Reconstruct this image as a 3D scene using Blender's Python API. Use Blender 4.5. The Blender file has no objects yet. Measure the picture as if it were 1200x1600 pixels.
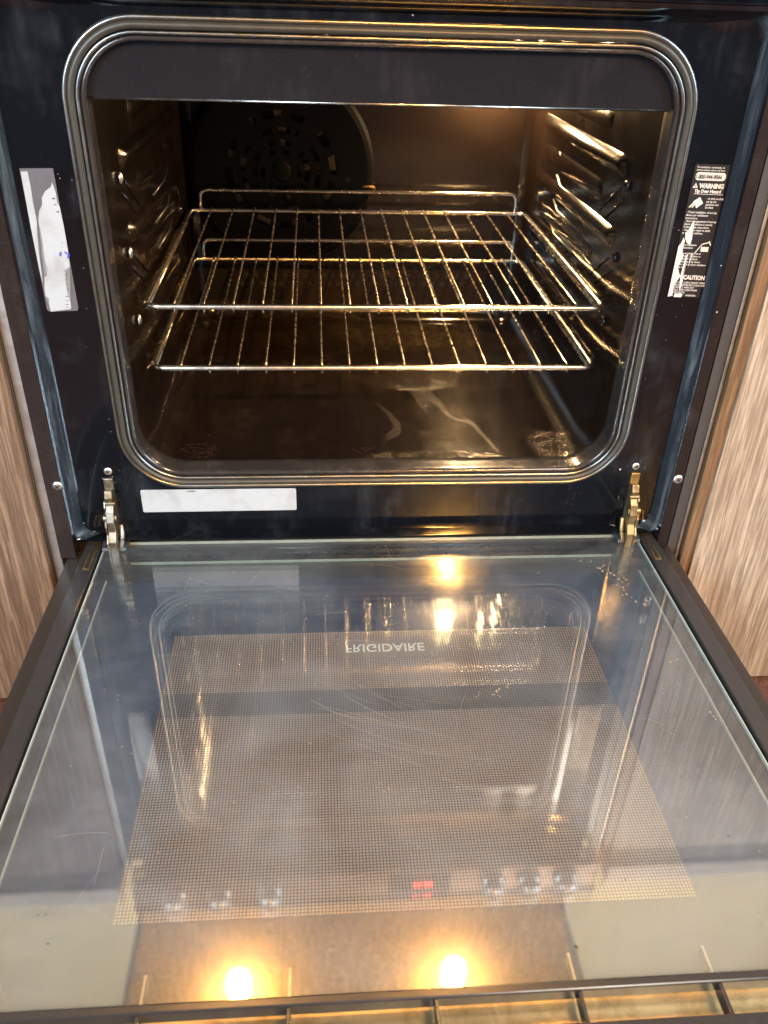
import bpy, bmesh, math, random
from mathutils import Matrix, Vector
random.seed(7)
S = bpy.context.scene
COL = S.collection
PI = math.pi

# ------------------------------------------------------------ camera
cd = bpy.data.cameras.new('camera'); cam = bpy.data.objects.new('camera', cd); COL.objects.link(cam)
cd.sensor_fit = 'VERTICAL'; cd.sensor_height = 24.0; cd.lens = 1291.22 / 1600 * 24.0
cd.clip_start = 0.02; cd.clip_end = 60
Rw = [[0.99724, -0.01351, 0.07295], [-0.06883, -0.53549, 0.84174], [0.02769, -0.84444, -0.53494]]
m = Matrix([[Rw[i][0], -Rw[i][1], -Rw[i][2]] for i in range(3)]).to_4x4()
m.translation = Vector((-0.066, 0, 0.585)); cam.matrix_world = m
cd.dof.use_dof = True; cd.dof.focus_distance = 0.98; cd.dof.aperture_fstop = 7.5
S.camera = cam

# ------------------------------------------------------------ world, lights, exposure
w = bpy.data.worlds.new('World'); S.world = w; w.use_nodes = True
bg = w.node_tree.nodes['Background']; bg.inputs[0].default_value = (0.80, 0.88, 1.0, 1); bg.inputs[1].default_value = 0.10
S.view_settings.view_transform = 'Standard'; S.view_settings.look = 'None'
S.view_settings.exposure = 0.40; S.view_settings.gamma = 1.0
S.render.resolution_x = 768; S.render.resolution_y = 1024
S.cycles.max_bounces = 12; S.cycles.transparent_max_bounces = 24; S.cycles.glossy_bounces = 6
S.cycles.sample_clamp_indirect = 250.0; S.cycles.use_denoising = True

def area(name, loc, target, sx, sy, power, col):
    l = bpy.data.lights.new(name, 'AREA'); l.shape = 'RECTANGLE'; l.size = sx; l.size_y = sy
    l.energy = power; l.color = col
    o = bpy.data.objects.new(name, l); COL.objects.link(o); o.location = loc
    o.rotation_euler = (Vector(target) - Vector(loc)).to_track_quat('-Z', 'Y').to_euler()
    return o
area('window_light', (-1.7, -1.3, 1.35), (0, .8, .2), 1.1, 1.2, 105, (0.66, 0.84, 1.0))
area('window_light', (2.1, -.5, 1.3), (0, .7, .2), 0.9, 1.2, 75, (0.60, 0.80, 1.0))
area('warm_fill_light', (.9, -.7, 2.35), (.5, .9, 0), 0.5, 0.5, 40, (1.0, 0.86, 0.70))  # added warm panel overhead to brighten the right-hand wood, no fixture modelled

# ------------------------------------------------------------ node helpers
def mat(name):
    ma = bpy.data.materials.new(name); ma.use_nodes = True
    return ma, ma.node_tree, ma.node_tree.nodes['Principled BSDF']
def N(nt, t, **k):
    n = nt.nodes.new(t)
    for a, b in k.items(): setattr(n, a, b)
    return n
def sock(nt, s, v):
    if hasattr(v, 'is_linked') or hasattr(v, 'links'): nt.links.new(v, s)
    else: s.default_value = v
def math_(nt, op, a, b=0.0, c=None, clamp=False):
    n = N(nt, 'ShaderNodeMath', operation=op); n.use_clamp = clamp
    sock(nt, n.inputs[0], a); sock(nt, n.inputs[1], b)
    if c is not None: sock(nt, n.inputs[2], c)
    return n.outputs[0]
def coords(nt, scale=(1, 1, 1), rot=(0, 0, 0), loc=(0, 0, 0)):
    tc = N(nt, 'ShaderNodeTexCoord'); mp = N(nt, 'ShaderNodeMapping')
    mp.inputs['Scale'].default_value = scale; mp.inputs['Rotation'].default_value = rot; mp.inputs['Location'].default_value = loc
    nt.links.new(tc.outputs['Object'], mp.inputs[0]); return mp.outputs[0]
def noise(nt, vec, scale, detail=4, rough=.5, dist=0):
    n = N(nt, 'ShaderNodeTexNoise'); nt.links.new(vec, n.inputs['Vector'])
    n.inputs['Scale'].default_value = scale; n.inputs['Detail'].default_value = detail
    n.inputs['Roughness'].default_value = rough; n.inputs['Distortion'].default_value = dist
    return n.outputs[0]
def ramp(nt, f, stops):
    r = N(nt, 'ShaderNodeValToRGB'); nt.links.new(f, r.inputs[0])
    e = r.color_ramp.elements
    while len(e) < len(stops): e.new(.5)
    for i, (p, c) in enumerate(stops):
        e[i].position = p; e[i].color = (c[0], c[1], c[2], 1) if hasattr(c, '__len__') else (c, c, c, 1)
    return r.outputs[0]
def mixc(nt, f, a, b):
    n = N(nt, 'ShaderNodeMix', data_type='RGBA')
    sock(nt, n.inputs[0], f)
    for s, v in ((n.inputs[6], a), (n.inputs[7], b)):
        if hasattr(v, 'links'): nt.links.new(v, s)
        else: s.default_value = (v[0], v[1], v[2], 1)
    return n.outputs[2]
def bump(nt, b, h, strength=.2, dist=.001):
    n = N(nt, 'ShaderNodeBump'); n.inputs['Strength'].default_value = strength; n.inputs['Distance'].default_value = dist
    nt.links.new(h, n.inputs['Height']); nt.links.new(n.outputs[0], b.inputs['Normal'])

def enamel(name, base, dirt, rough=.16, smear=.25, spec=.5, speck=.66, coat=0.0, st=1.0):
    ma, nt, b = mat(name)
    v = coords(nt); n1 = noise(nt, coords(nt, (1, 1, st)), 14 if st == 1 else 70, 5, .6, .6); n2 = noise(nt, v, 420, 3, .6)
    n3 = noise(nt, coords(nt, (60, 60, 9)), 1.4, 4, .6)
    dust = math_(nt, 'MULTIPLY', ramp(nt, n1, [(.48, 0), (.78, 1)]), ramp(nt, n3, [(.35, 0), (.75, 1)]))
    sp = ramp(nt, n2, [(speck, 0), (speck + .05, 1)])
    f = math_(nt, 'ADD', math_(nt, 'MULTIPLY', dust, .55), math_(nt, 'MULTIPLY', sp, .5), clamp=True)
    nt.links.new(mixc(nt, f, base, dirt), b.inputs['Base Color'])
    r = math_(nt, 'ADD', rough, math_(nt, 'MULTIPLY', dust, smear)); nt.links.new(r, b.inputs['Roughness'])
    b.inputs['Specular IOR Level'].default_value = spec
    b.inputs['Coat Weight'].default_value = coat; b.inputs['Coat Roughness'].default_value = .035
    bump(nt, b, noise(nt, v, 9, 2), .25, .004)
    return ma
def metal(name, col, rough=.25, tint=None, scale=(1, 1, 1), bstr=.15, wear=None):
    ma, nt, b = mat(name); b.inputs['Metallic'].default_value = 1
    v = coords(nt, scale); n1 = noise(nt, v, 60, 5, .6); n2 = noise(nt, coords(nt), 35, 5, .65, .8)
    c = mixc(nt, ramp(nt, n2, [(.42, 0), (.68, 1)]), col, tint or [x * .6 for x in col])
    nt.links.new(c, b.inputs['Base Color'])
    nt.links.new(math_(nt, 'ADD', rough, math_(nt, 'MULTIPLY', n1, .18)), b.inputs['Roughness'])
    bump(nt, b, n1, bstr, .0006)
    return ma
def plain(name, col, rough=.5, met=0, emit=0, ecol=None, nz=.0):
    ma, nt, b = mat(name)
    b.inputs['Roughness'].default_value = rough; b.inputs['Metallic'].default_value = met
    n1 = noise(nt, coords(nt), 55, 5, .6)
    nt.links.new(mixc(nt, math_(nt, 'MULTIPLY', n1, nz), col, [x * .35 for x in col]), b.inputs['Base Color'])
    if emit:
        b.inputs['Emission Color'].default_value = (*(ecol or col), 1); b.inputs['Emission Strength'].default_value = emit
    return ma

M = {}
M['black'] = enamel('black_enamel', (.0026, .0034, .0052), (.04, .052, .068), .09, .2, .28, .72, .35)
M['bevel'] = enamel('dusty_sheen_bevel_enamel', (.010, .016, .024), (.24, .34, .41), .24, .3, .7, .72, 0, .10)  # blue-grey dust colour also paints the window sheen onto the bevel
M['flange'] = enamel('brown_black_trim', (.011, .008, .0075), (.05, .042, .036), .26, .2, .4)
M['cavity'] = enamel('oven_enamel', (.0065, .0040, .0028), (.035, .022, .014), .15, .12, .6, .71)
M['throat'] = enamel('throat_enamel', (.020, .018, .018), (.10, .09, .08), .16, .15, .8)
M['backwall'] = enamel('back_enamel', (.016, .0105, .007), (.03, .02, .012), .20, .1)
M['fanblack'] = enamel('fan_cover_enamel', (.004, .004, .004), (.010, .009, .007), .50, .1, .14)
M['deflector'] = enamel('deflector_enamel', (.009, .009, .011), (.028, .028, .032), .15, .25, .4)
M['hole'] = plain('hole_black', (.003, .003, .003), .8)
M['steel'] = metal('rack_steel', (.84, .80, .72), .16, (.60, .52, .40), (1, 1, 1), .1)
M['wire'] = metal('wire_steel', (.74, .66, .52), .18, (.50, .40, .28), (1, 1, 1), .02)
M['lip'] = metal('lip_steel', (.27, .285, .285), .22, (.25, .22, .17))
M['innerlip'] = metal('inner_lip_steel', (.10, .09, .09), .20, (.04, .035, .03))
M['gasket'] = plain('gasket_fibre', (.050, .050, .042), .42, .2, nz=.9)
M['zinc'] = metal('hinge_zinc', (.34, .34, .30), .36, (.16, .11, .05), bstr=.9)
M['brass'] = metal('brassy_slot', (.60, .42, .16), .35, (.25, .15, .06))
M['zincdark'] = metal('fan_metal', (.16, .13, .08), .5)
M['brass2'] = metal('hinge_worn_zinc', (.34, .28, .16), .36, (.13, .08, .03), bstr=.9)
M['screw'] = metal('screw_steel', (.70, .69, .64), .3, (.35, .32, .26))
M['plastic'] = plain('black_plastic', (.028, .036, .045), .38, nz=.5)
M['rail'] = enamel('door_rail_enamel', (.020, .020, .022), (.05, .05, .05), .24, .1)
M['shell'] = enamel('door_shell_enamel', (.018, .015, .014), (.035, .03, .028), .34, .1)
M['seal'] = metal('edge_trim_metal', (.62, .60, .56), .34, (.45, .43, .40))
M['graystrip'] = plain('gray_strip', (.05, .050, .050), .35, nz=.5)
M['white'] = plain('white_print', (.42, .42, .40), .5)
M['black_ink'] = plain('black_ink', (.012, .012, .012), .5)
M['blue_ink'] = plain('blue_ink', (.03, .05, .35), .5)
M['labelblack'] = plain('label_black', (.018, .018, .020), .28, nz=.6)
M['labelgray'] = plain('label_gray', (.10, .105, .125), .35, nz=.8)
M['logo'] = plain('logo_print', (.85, .85, .83), .4)
M['chrome'] = metal('chrome_strip', (.55, .53, .48), .15, (.2, .17, .12))
M['bulb'] = plain('bulb_glass', (1, .9, .7), .3, emit=820, ecol=(1.0, .63, .30))
M['hoodbulb'] = plain('hood_bulb', (1, .9, .7), .3, emit=360, ecol=(1.0, .50, .13))
M['pendant'] = plain('pendant_bulb', (1, .9, .7), .3, emit=10000, ecol=(1.0, .47, .10))
M['digits'] = plain('red_digits', (.9, .05, .02), .4, emit=11, ecol=(1, .05, .03))
M['stain'] = plain('burnt_stain', (.013, .0035, .0025), .85, nz=.8)
M['stain'].node_tree.nodes['Principled BSDF'].inputs['Specular IOR Level'].default_value = .12
M['crumb'] = plain('dark_crumb', (.02, .012, .008), .7)
M['residue'] = plain('dried_residue', (.30, .23, .15), .30, nz=.6)
M['grease'] = plain('grease_film', (.09, .055, .03), .22, nz=.7)
M['scratch'] = plain('scratch', (.34, .33, .31), .35)
M['counter'] = plain('counter_stone', (.66, .62, .54), .35, nz=.5)
M['wallpaint'] = plain('cream_wall', (.88, .78, .48), .6, nz=.25)
M['panel'] = metal('panel_steel', (.22, .185, .17), .34, (.16, .135, .12))
M['panelglass'] = plain('display_glass', (.02, .02, .022), .15)
M['cooktop'] = plain('cooktop_glass', (.02, .02, .02), .1)
M['slotmetal'] = metal('slot_metal', (.75, .58, .32), .38, (.45, .32, .16))
M['knob'] = metal('knob_steel', (.72, .70, .66), .28)

# extra baked grease on the cavity enamel: wiped smears and a rough crust near the front right
ma = M['cavity']; nt = ma.node_tree; b = nt.nodes['Principled BSDF']
v = coords(nt); sp_ = N(nt, 'ShaderNodeSeparateXYZ'); nt.links.new(v, sp_.inputs[0])
fl = math_(nt, 'LESS_THAN', sp_.outputs[2], .0885)
def near(cx, cy, rx_, ry_):
    a_ = math_(nt, 'POWER', math_(nt, 'DIVIDE', math_(nt, 'SUBTRACT', sp_.outputs[0], cx), rx_), 2.0)
    b_ = math_(nt, 'POWER', math_(nt, 'DIVIDE', math_(nt, 'SUBTRACT', sp_.outputs[1], cy), ry_), 2.0)
    return math_(nt, 'SUBTRACT', 1.0, math_(nt, 'ADD', a_, b_), clamp=True)
n_a = noise(nt, coords(nt, (1, .40, 1), (0, 0, .55)), 7, 1, .5, .9)
band = math_(nt, 'SUBTRACT', 1.0, math_(nt, 'MULTIPLY', math_(nt, 'ABSOLUTE', math_(nt, 'SUBTRACT', n_a, .53)), 30.0), clamp=True)
sm = math_(nt, 'MULTIPLY', math_(nt, 'MULTIPLY', ramp(nt, band, [(.25, 0), (.5, 1)]), ramp(nt, near(.10, 1.02, .11, .14), [(.05, 0), (.4, 1)])), fl)
old = b.inputs['Base Color'].links[0].from_socket
nt.links.new(mixc(nt, math_(nt, 'MULTIPLY', sm, math_(nt, 'MULTIPLY', noise(nt, v, 60, 5, .8), .3)), old, (.065, .045, .030)), b.inputs['Base Color'])
oldr = b.inputs['Roughness'].links[0].from_socket
nt.links.new(math_(nt, 'ADD', oldr, math_(nt, 'MULTIPLY', sm, .09)), b.inputs['Roughness'])
cr = math_(nt, 'MAXIMUM', near(.235, .945, .035, .045), math_(nt, 'MAXIMUM', near(.07, .915, .10, .018), near(.08, 1.14, .06, .03)))
crust = math_(nt, 'MULTIPLY', math_(nt, 'MULTIPLY', noise(nt, v, 480, 3, .7), math_(nt, 'MULTIPLY', ramp(nt, cr, [(.05, 0), (1.0, 1)]), ramp(nt, noise(nt, v, 45, 4, .8, .8), [(.47, 0), (.62, 1)]))), fl)
b2 = N(nt, 'ShaderNodeBump'); b2.inputs['Strength'].default_value = 1.0; b2.inputs['Distance'].default_value = .0016
nt.links.new(crust, b2.inputs['Height']); nt.links.new(b.inputs['Normal'].links[0].from_socket, b2.inputs['Normal']); nt.links.new(b2.outputs[0], b.inputs['Normal'])

# white sticker paper
ma, nt, b = mat('label_paper'); v = coords(nt); n1 = noise(nt, v, 30, 5, .6, .5)
nt.links.new(mixc(nt, ramp(nt, n1, [(.45, 0), (.8, 1)]), (.28, .325, .36), (.20, .215, .215)), b.inputs['Base Color'])
b.inputs['Roughness'].default_value = .38; bump(nt, b, noise(nt, v, 45, 3), .35, .0015); M['paper'] = ma

# hood filter: embossed aluminium
ma, nt, b = mat('filter_aluminium'); v = coords(nt); b.inputs['Metallic'].default_value = .35
n1 = noise(nt, v, 95, 5, .8)
nt.links.new(ramp(nt, n1, [(.40, (.38, .25, .10)), (.60, (.95, .78, .46))]), b.inputs['Base Color'])
b.inputs['Roughness'].default_value = .42; bump(nt, b, n1, .8, .004); M['filter'] = ma

# wood laminate
def wood(name, c0, c1, c2):
    ma, nt, b = mat(name)
    v = coords(nt, (1, 1, .045), (0, math.radians(-3), 0)); vp = coords(nt, (1, 1, .040), (0, math.radians(-3), 0))
    g1 = noise(nt, v, 150, 8, .75, .25); g2 = noise(nt, vp, 330, 2, .6); g3 = noise(nt, coords(nt, (1, 1, .12)), 22, 4, .6, 1.4)
    c = ramp(nt, g1, [(.36, c0), (.50, c1), (.62, c2)])
    c = mixc(nt, ramp(nt, g2, [(.53, 0), (.575, .75)]), c, [x * .55 for x in c1])
    c = mixc(nt, ramp(nt, g3, [(.42, 0), (.70, .55)]), c, [x * .62 for x in c1])
    nt.links.new(c, b.inputs['Base Color']); b.inputs['Roughness'].default_value = .45
    bump(nt, b, g2, .7, .0010); return ma
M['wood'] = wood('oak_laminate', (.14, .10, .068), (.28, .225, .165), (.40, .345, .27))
M['woodleft'] = wood('brown_oak_shaded', (.07, .043, .026), (.135, .092, .060), (.21, .155, .11))  # brown oak, the dimmer light on the left cabinet put into darker colours
M['woodedge'] = wood('wood_edge_band', (.08, .045, .02), (.15, .09, .045), (.20, .13, .07))
M['floor'] = wood('floor_boards', (.05, .020, .012), (.085, .036, .022), (.12, .052, .030))

# thin glass pane: fresnel reflection + soft smear lobe + dust over clear transmission
def pane(name, f0, tint, dust, smear=.25, greasy=0.0):
    ma = bpy.data.materials.new(name); ma.use_nodes = True; nt = ma.node_tree; nt.nodes.clear()
    out = N(nt, 'ShaderNodeOutputMaterial'); lw = N(nt, 'ShaderNodeLayerWeight'); lw.inputs[0].default_value = .5
    f5 = math_(nt, 'POWER', lw.outputs['Facing'], 5.0)
    fr = math_(nt, 'MULTIPLY_ADD', f5, 1 - f0, f0, clamp=True)
    tr = N(nt, 'ShaderNodeBsdfTransparent'); tr.inputs[0].default_value = (*tint, 1)
    g1 = N(nt, 'ShaderNodeBsdfGlossy'); g1.inputs['Roughness'].default_value = .030
    g2 = N(nt, 'ShaderNodeBsdfAnisotropic'); g2.inputs['Roughness'].default_value = .19
    mg = N(nt, 'ShaderNodeMixShader'); mg.inputs[0].default_value = smear
    if greasy:      # a greasy film near the hinge side, where the hot air leaves the oven
        vg = coords(nt); sg = N(nt, 'ShaderNodeSeparateXYZ'); nt.links.new(vg, sg.inputs[0])
        ga = math_(nt, 'POWER', math_(nt, 'DIVIDE', math_(nt, 'SUBTRACT', sg.outputs[0], .09), .20), 2.0)
        gb = math_(nt, 'POWER', math_(nt, 'DIVIDE', math_(nt, 'SUBTRACT', sg.outputs[1], .79), .13), 2.0)
        gm = math_(nt, 'SUBTRACT', 1.0, math_(nt, 'ADD', ga, gb), clamp=True)
        gn = ramp(nt, noise(nt, coords(nt, (9, 1, 1)), 26, 5, .75, .3), [(.32, .25), (.68, 1)])
        nt.links.new(math_(nt, 'MULTIPLY_ADD', math_(nt, 'MULTIPLY', gm, gn), greasy, smear, clamp=True), mg.inputs[0])
    nt.links.new(g1.outputs[0], mg.inputs[1]); nt.links.new(g2.outputs[0], mg.inputs[2])
    mx = N(nt, 'ShaderNodeMixShader'); nt.links.new(fr, mx.inputs[0])
    nt.links.new(tr.outputs[0], mx.inputs[1]); nt.links.new(mg.outputs[0], mx.inputs[2])
    df = N(nt, 'ShaderNodeBsdfDiffuse'); df.inputs[0].default_value = (.50, .59, .69, 1)
    v = coords(nt)
    a = ramp(nt, noise(nt, v, 7, 5, .6, .8), [(.35, .25), (.75, 1)])
    s = ramp(nt, noise(nt, coords(nt, (16, 60, 1), (0, 0, .9)), 1.0, 6, .75), [(.40, .55), (.8, 1)])
    d = math_(nt, 'MULTIPLY', math_(nt, 'MULTIPLY', a, s), dust)
    sp = ramp(nt, noise(nt, v, 330, 2, .5), [(.80, 0), (.83, 1)])
    d = math_(nt, 'MULTIPLY_ADD', sp, dust * 1.2, d, clamp=True)
    m2 = N(nt, 'ShaderNodeMixShader'); nt.links.new(d, m2.inputs[0])
    nt.links.new(mx.outputs[0], m2.inputs[1]); nt.links.new(df.outputs[0], m2.inputs[2])
    nt.links.new(m2.outputs[0], out.inputs[0]); return ma
M['pane'] = pane('clear_glass', .10, (.94, .96, .95), .105, .06, .8)
M['pane2'] = pane('middle_glass', .085, (.93, .96, .96), .04, .03)
M['glassedge'] = plain('green_glass_edge', (.42, .50, .47), .15, nz=.6)

# outer door glass: black print with a window of fine dots
DZ = -0.034
GX, GY0, GY1 = .2345, .3825, .7205
ma, nt, b = mat('printed_black_glass')
tc = N(nt, 'ShaderNodeTexCoord'); sx = N(nt, 'ShaderNodeSeparateXYZ'); nt.links.new(tc.outputs['Object'], sx.inputs[0])
X, Y = sx.outputs[0], sx.outputs[1]
P = .00285
def tri(s): return math_(nt, 'ABSOLUTE', math_(nt, 'SUBTRACT', math_(nt, 'FRACT', math_(nt, 'DIVIDE', s, P)), .5))
rx, ry = tri(X), tri(Y)
dd = math_(nt, 'SQRT', math_(nt, 'ADD', math_(nt, 'POWER', rx, 2.0), math_(nt, 'POWER', ry, 2.0)))
edge = math_(nt, 'MULTIPLY', math_(nt, 'SUBTRACT', GX, math_(nt, 'ABSOLUTE', X)), 18.0, clamp=True)
thr = math_(nt, 'MULTIPLY_ADD', edge, .13, .20)
dot = math_(nt, 'SUBTRACT', 1.0, math_(nt, 'MULTIPLY', math_(nt, 'SUBTRACT', dd, thr), 7.0, clamp=True))
inx = math_(nt, 'LESS_THAN', math_(nt, 'ABSOLUTE', X), GX)
iny = math_(nt, 'MULTIPLY', math_(nt, 'GREATER_THAN', Y, GY0), math_(nt, 'LESS_THAN', Y, GY1))
win = math_(nt, 'MULTIPLY', inx, iny)
lx = math_(nt, 'LESS_THAN', math_(nt, 'ABSOLUTE', math_(nt, 'ADD', X, -.002)), .056)
ly = math_(nt, 'LESS_THAN', math_(nt, 'ABSOLUTE', math_(nt, 'SUBTRACT', Y, .692)), .016)
logo = math_(nt, 'MULTIPLY', lx, ly)
dotm = math_(nt, 'MAXIMUM', math_(nt, 'MULTIPLY', dot, math_(nt, 'SUBTRACT', 1.0, logo)), math_(nt, 'MULTIPLY', logo, .55))
colw = mixc(nt, dotm, (.060, .038, .040), (.46, .315, .27))
gap = math_(nt, 'MULTIPLY', math_(nt, 'GREATER_THAN', Y, .5970), math_(nt, 'LESS_THAN', Y, .6300))
colw = mixc(nt, math_(nt, 'MULTIPLY', gap, .62), colw, (.030, .035, .055))
col = mixc(nt, win, (.006, .022, .078), colw)
nt.links.new(col, b.inputs['Base Color']); b.inputs['Roughness'].default_value = .035
b.inputs['Specular IOR Level'].default_value = .55
M['printed'] = ma

# ------------------------------------------------------------ mesh helpers
def link(name, bm, mt, parent=None, smooth=False, bevel=0, label=None):
    me = bpy.data.meshes.new(name); bm.normal_update(); bm.to_mesh(me); bm.free()
    if isinstance(mt, (list, tuple)):
        for x in mt: me.materials.append(x)
    else: me.materials.append(mt)
    if smooth:
        for p in me.polygons: p.use_smooth = True
    o = bpy.data.objects.new(name, me); COL.objects.link(o)
    if parent: o.parent = parent
    if bevel:
        bv = o.modifiers.new('bevel', 'BEVEL'); bv.width = bevel; bv.segments = 2; bv.limit_method = 'ANGLE'
    if label: o['label'] = label
    return o
def empty(name, loc=(0, 0, 0), label=None, cat=None, group=None):
    o = bpy.data.objects.new(name, None); COL.objects.link(o); o.location = loc; o.empty_display_size = .05
    if label: o['label'] = label
    if cat: o['category'] = cat
    if group: o['group'] = group
    return o
def part_empty(name, parent):
    o = bpy.data.objects.new(name, None); COL.objects.link(o); o.parent = parent; o.empty_display_size = .03; return o
def box(bm, x0, x1, y0, y1, z0, z1, mi=0):
    v = [bm.verts.new((x, y, z)) for x in (x0, x1) for y in (y0, y1) for z in (z0, z1)]
    for f in ((0, 1, 3, 2), (4, 6, 7, 5), (0, 4, 5, 1), (2, 3, 7, 6), (0, 2, 6, 4), (1, 5, 7, 3)):
        bm.faces.new([v[i] for i in f]).material_index = mi
    return v
def nb(): return bmesh.new()
def BX(name, mt, parent, *a, bevel=0, label=None):
    bm = nb(); box(bm, *a); bmesh.ops.recalc_face_normals(bm, faces=bm.faces); return link(name, bm, mt, parent, bevel=bevel, label=label)
def rr(hx, z0, z1, r, n=14):
    pts = []
    for cx, cz, a0 in ((hx - r, z1 - r, 0), (-hx + r, z1 - r, 90), (-hx + r, z0 + r, 180), (hx - r, z0 + r, 270)):
        for i in range(n + 1):
            a = math.radians(a0 + 90 * i / n); pts.append((cx + r * math.cos(a), cz + r * math.sin(a)))
    return pts
def sweep(bm, rings, closed=False, wob=None):
    R = []
    for (hx, z0, z1, r, y) in rings:
        R.append([bm.verts.new((x, y, z)) for x, z in rr(hx, z0, z1, r)])
    k = len(R[0]); rng = range(len(R)) if closed else range(len(R) - 1)
    for i in rng:
        A, B = R[i], R[(i + 1) % len(R)]
        for j in range(k): bm.faces.new((A[j], A[(j + 1) % k], B[(j + 1) % k], B[j]))
    return R
def tube(bm, pts, r, n=8, closed=False, caps=True):
    pts = [Vector(p) for p in pts]; rings = []; up0 = None
    for i, p in enumerate(pts):
        if closed: t = (pts[(i + 1) % len(pts)] - pts[i - 1])
        else: t = (pts[min(i + 1, len(pts) - 1)] - pts[max(i - 1, 0)])
        t.normalize()
        if up0 is None:
            up0 = Vector((0, 0, 1)) if abs(t.z) < .9 else Vector((1, 0, 0))
        u = (up0 - t * up0.dot(t)).normalized(); up0 = u; v = t.cross(u)
        rings.append([bm.verts.new(p + (u * math.cos(2 * PI * k / n) + v * math.sin(2 * PI * k / n)) * r) for k in range(n)])
    m_ = len(rings)
    for i in range(m_ if closed else m_ - 1):
        A, B = rings[i], rings[(i + 1) % m_]
        for k in range(n): bm.faces.new((A[k], A[(k + 1) % n], B[(k + 1) % n], B[k]))
    if caps and not closed: bm.faces.new(rings[0][::-1]); bm.faces.new(rings[-1])
def fillet(pts, r, n=6, closed=False):
    out = []; L = len(pts)
    for i, p in enumerate(pts):
        p = Vector(p)
        if not closed and i in (0, L - 1): out.append(p); continue
        a = Vector(pts[i - 1]) - p; b_ = Vector(pts[(i + 1) % L]) - p
        q = min(r, a.length * .45, b_.length * .45); A = p + a.normalized() * q; B = p + b_.normalized() * q
        for k in range(n + 1):
            t = k / n; out.append(A * (1 - t) ** 2 + p * 2 * t * (1 - t) + B * t * t)
    return out
def dome(bm, c, r, axis, h=.6, n=16, m_=6):
    ax = Vector(axis).normalized(); u = ax.orthogonal().normalized(); v = ax.cross(u); c = Vector(c); rings = []
    for i in range(m_):
        a = PI / 2 * i / m_
        rings.append([bm.verts.new(c + ax * (math.sin(a) * r * h) + (u * math.cos(2 * PI * k / n) + v * math.sin(2 * PI * k / n)) * r * math.cos(a)) for k in range(n)])
    top = bm.verts.new(c + ax * r * h)
    for i in range(m_ - 1):
        for k in range(n): bm.faces.new((rings[i][k], rings[i][(k + 1) % n], rings[i + 1][(k + 1) % n], rings[i + 1][k]))
    for k in range(n): bm.faces.new((rings[-1][k], rings[-1][(k + 1) % n], top))
    bm.faces.new(rings[0][::-1])
def text(name, s, size, mt, parent, matx, bold=0, align='LEFT', sx=1.0):
    cu = bpy.data.curves.new(name, 'FONT'); cu.body = s; cu.size = size; cu.offset = bold; cu.align_x = align
    cu.resolution_u = 3; cu.extrude = .00008
    o = bpy.data.objects.new(name, cu); COL.objects.link(o)
    dg = bpy.context.evaluated_depsgraph_get(); me = bpy.data.meshes.new_from_object(o.evaluated_get(dg))
    bpy.data.objects.remove(o); bpy.data.curves.remove(cu)
    me.transform(matx @ Matrix.Diagonal((sx, 1, 1, 1))); me.materials.clear(); me.materials.append(mt)
    o = bpy.data.objects.new(name, me); COL.objects.link(o); o.parent = parent; return o
def flat_poly(bm, pts, mt_i=0):
    f = bm.faces.new([bm.verts.new(p) for p in pts]); f.material_index = mt_i; return f
def blob(bm, cx, cy, z, r, n=9, asp=1.0, h=.0009):
    vs = []; a0 = random.random() * 6
    for k in range(n):
        a = a0 + 2 * PI * k / n; q = r * random.uniform(.45, 1.1)
        vs.append(bm.verts.new((cx + q * math.cos(a), cy + q * asp * math.sin(a), z)))
    top = bm.verts.new((cx, cy, z + h))
    for k in range(n): bm.faces.new((vs[k], vs[(k + 1) % n], top))

# ------------------------------------------------------------ setting
bm = nb(); flat_poly(bm, [(-3, -3, -.238), (3, -3, -.238), (3, 1.6, -.238), (-3, 1.6, -.238)])
o = link('floor', bm, M['floor']); o['kind'] = 'structure'
o.data.transform(Matrix.Identity(4))
bm = nb(); box(bm, -3, 3, 1.55, 1.6, -.238, 2.4)
o = link('wall', bm, M['wallpaint']); o['kind'] = 'structure'

def cabinet(side, label, wm):
    t = empty('kitchen_cabinet', (side * .9, .84, -.238), label, 'cabinet', 'cabinets flanking the oven')
    def C(nm, mt, x0, x1, y0, y1, z0, z1, bevel=0):
        a, b_ = sorted((side * x0, side * x1)); ox = side * .9
        return BX(nm, mt, t, a - ox, b_ - ox, y0 - .84, y1 - .84, z0 + .238, z1 + .238, bevel=bevel)
    e0 = .389 if side > 0 else .3885
    if side > 0:
        C('edge_band', M['woodedge'], .3925, .4060, .8385, .86, -.234, .62)
        C('door_panel', wm, .4067, 1.35, .835, .86, -.234, .62, .001)
    else:
        C('door_panel', wm, .3992, 1.35, .835, .86, -.234, .62, .001)
    C('carcass', wm, .4000, 1.35, .862, 1.5, -.237, .635)
    C('countertop', M['counter'], .3995, 1.38, .815, 1.545, .637, .675, .003)
    return t
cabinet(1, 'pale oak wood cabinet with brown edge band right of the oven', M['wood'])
cabinet(-1, 'brown oak wood cabinet in a shade-darkened tone at the left side of the oven', M['woodleft'])

# ------------------------------------------------------------ the oven
oven = empty('oven', (0, .863, -.238), 'black built-in oven with its glass door open flat and lamp lit', 'oven')
oven_off = Vector((0, .863, -.238))
class Off: pass
base = oven
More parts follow.
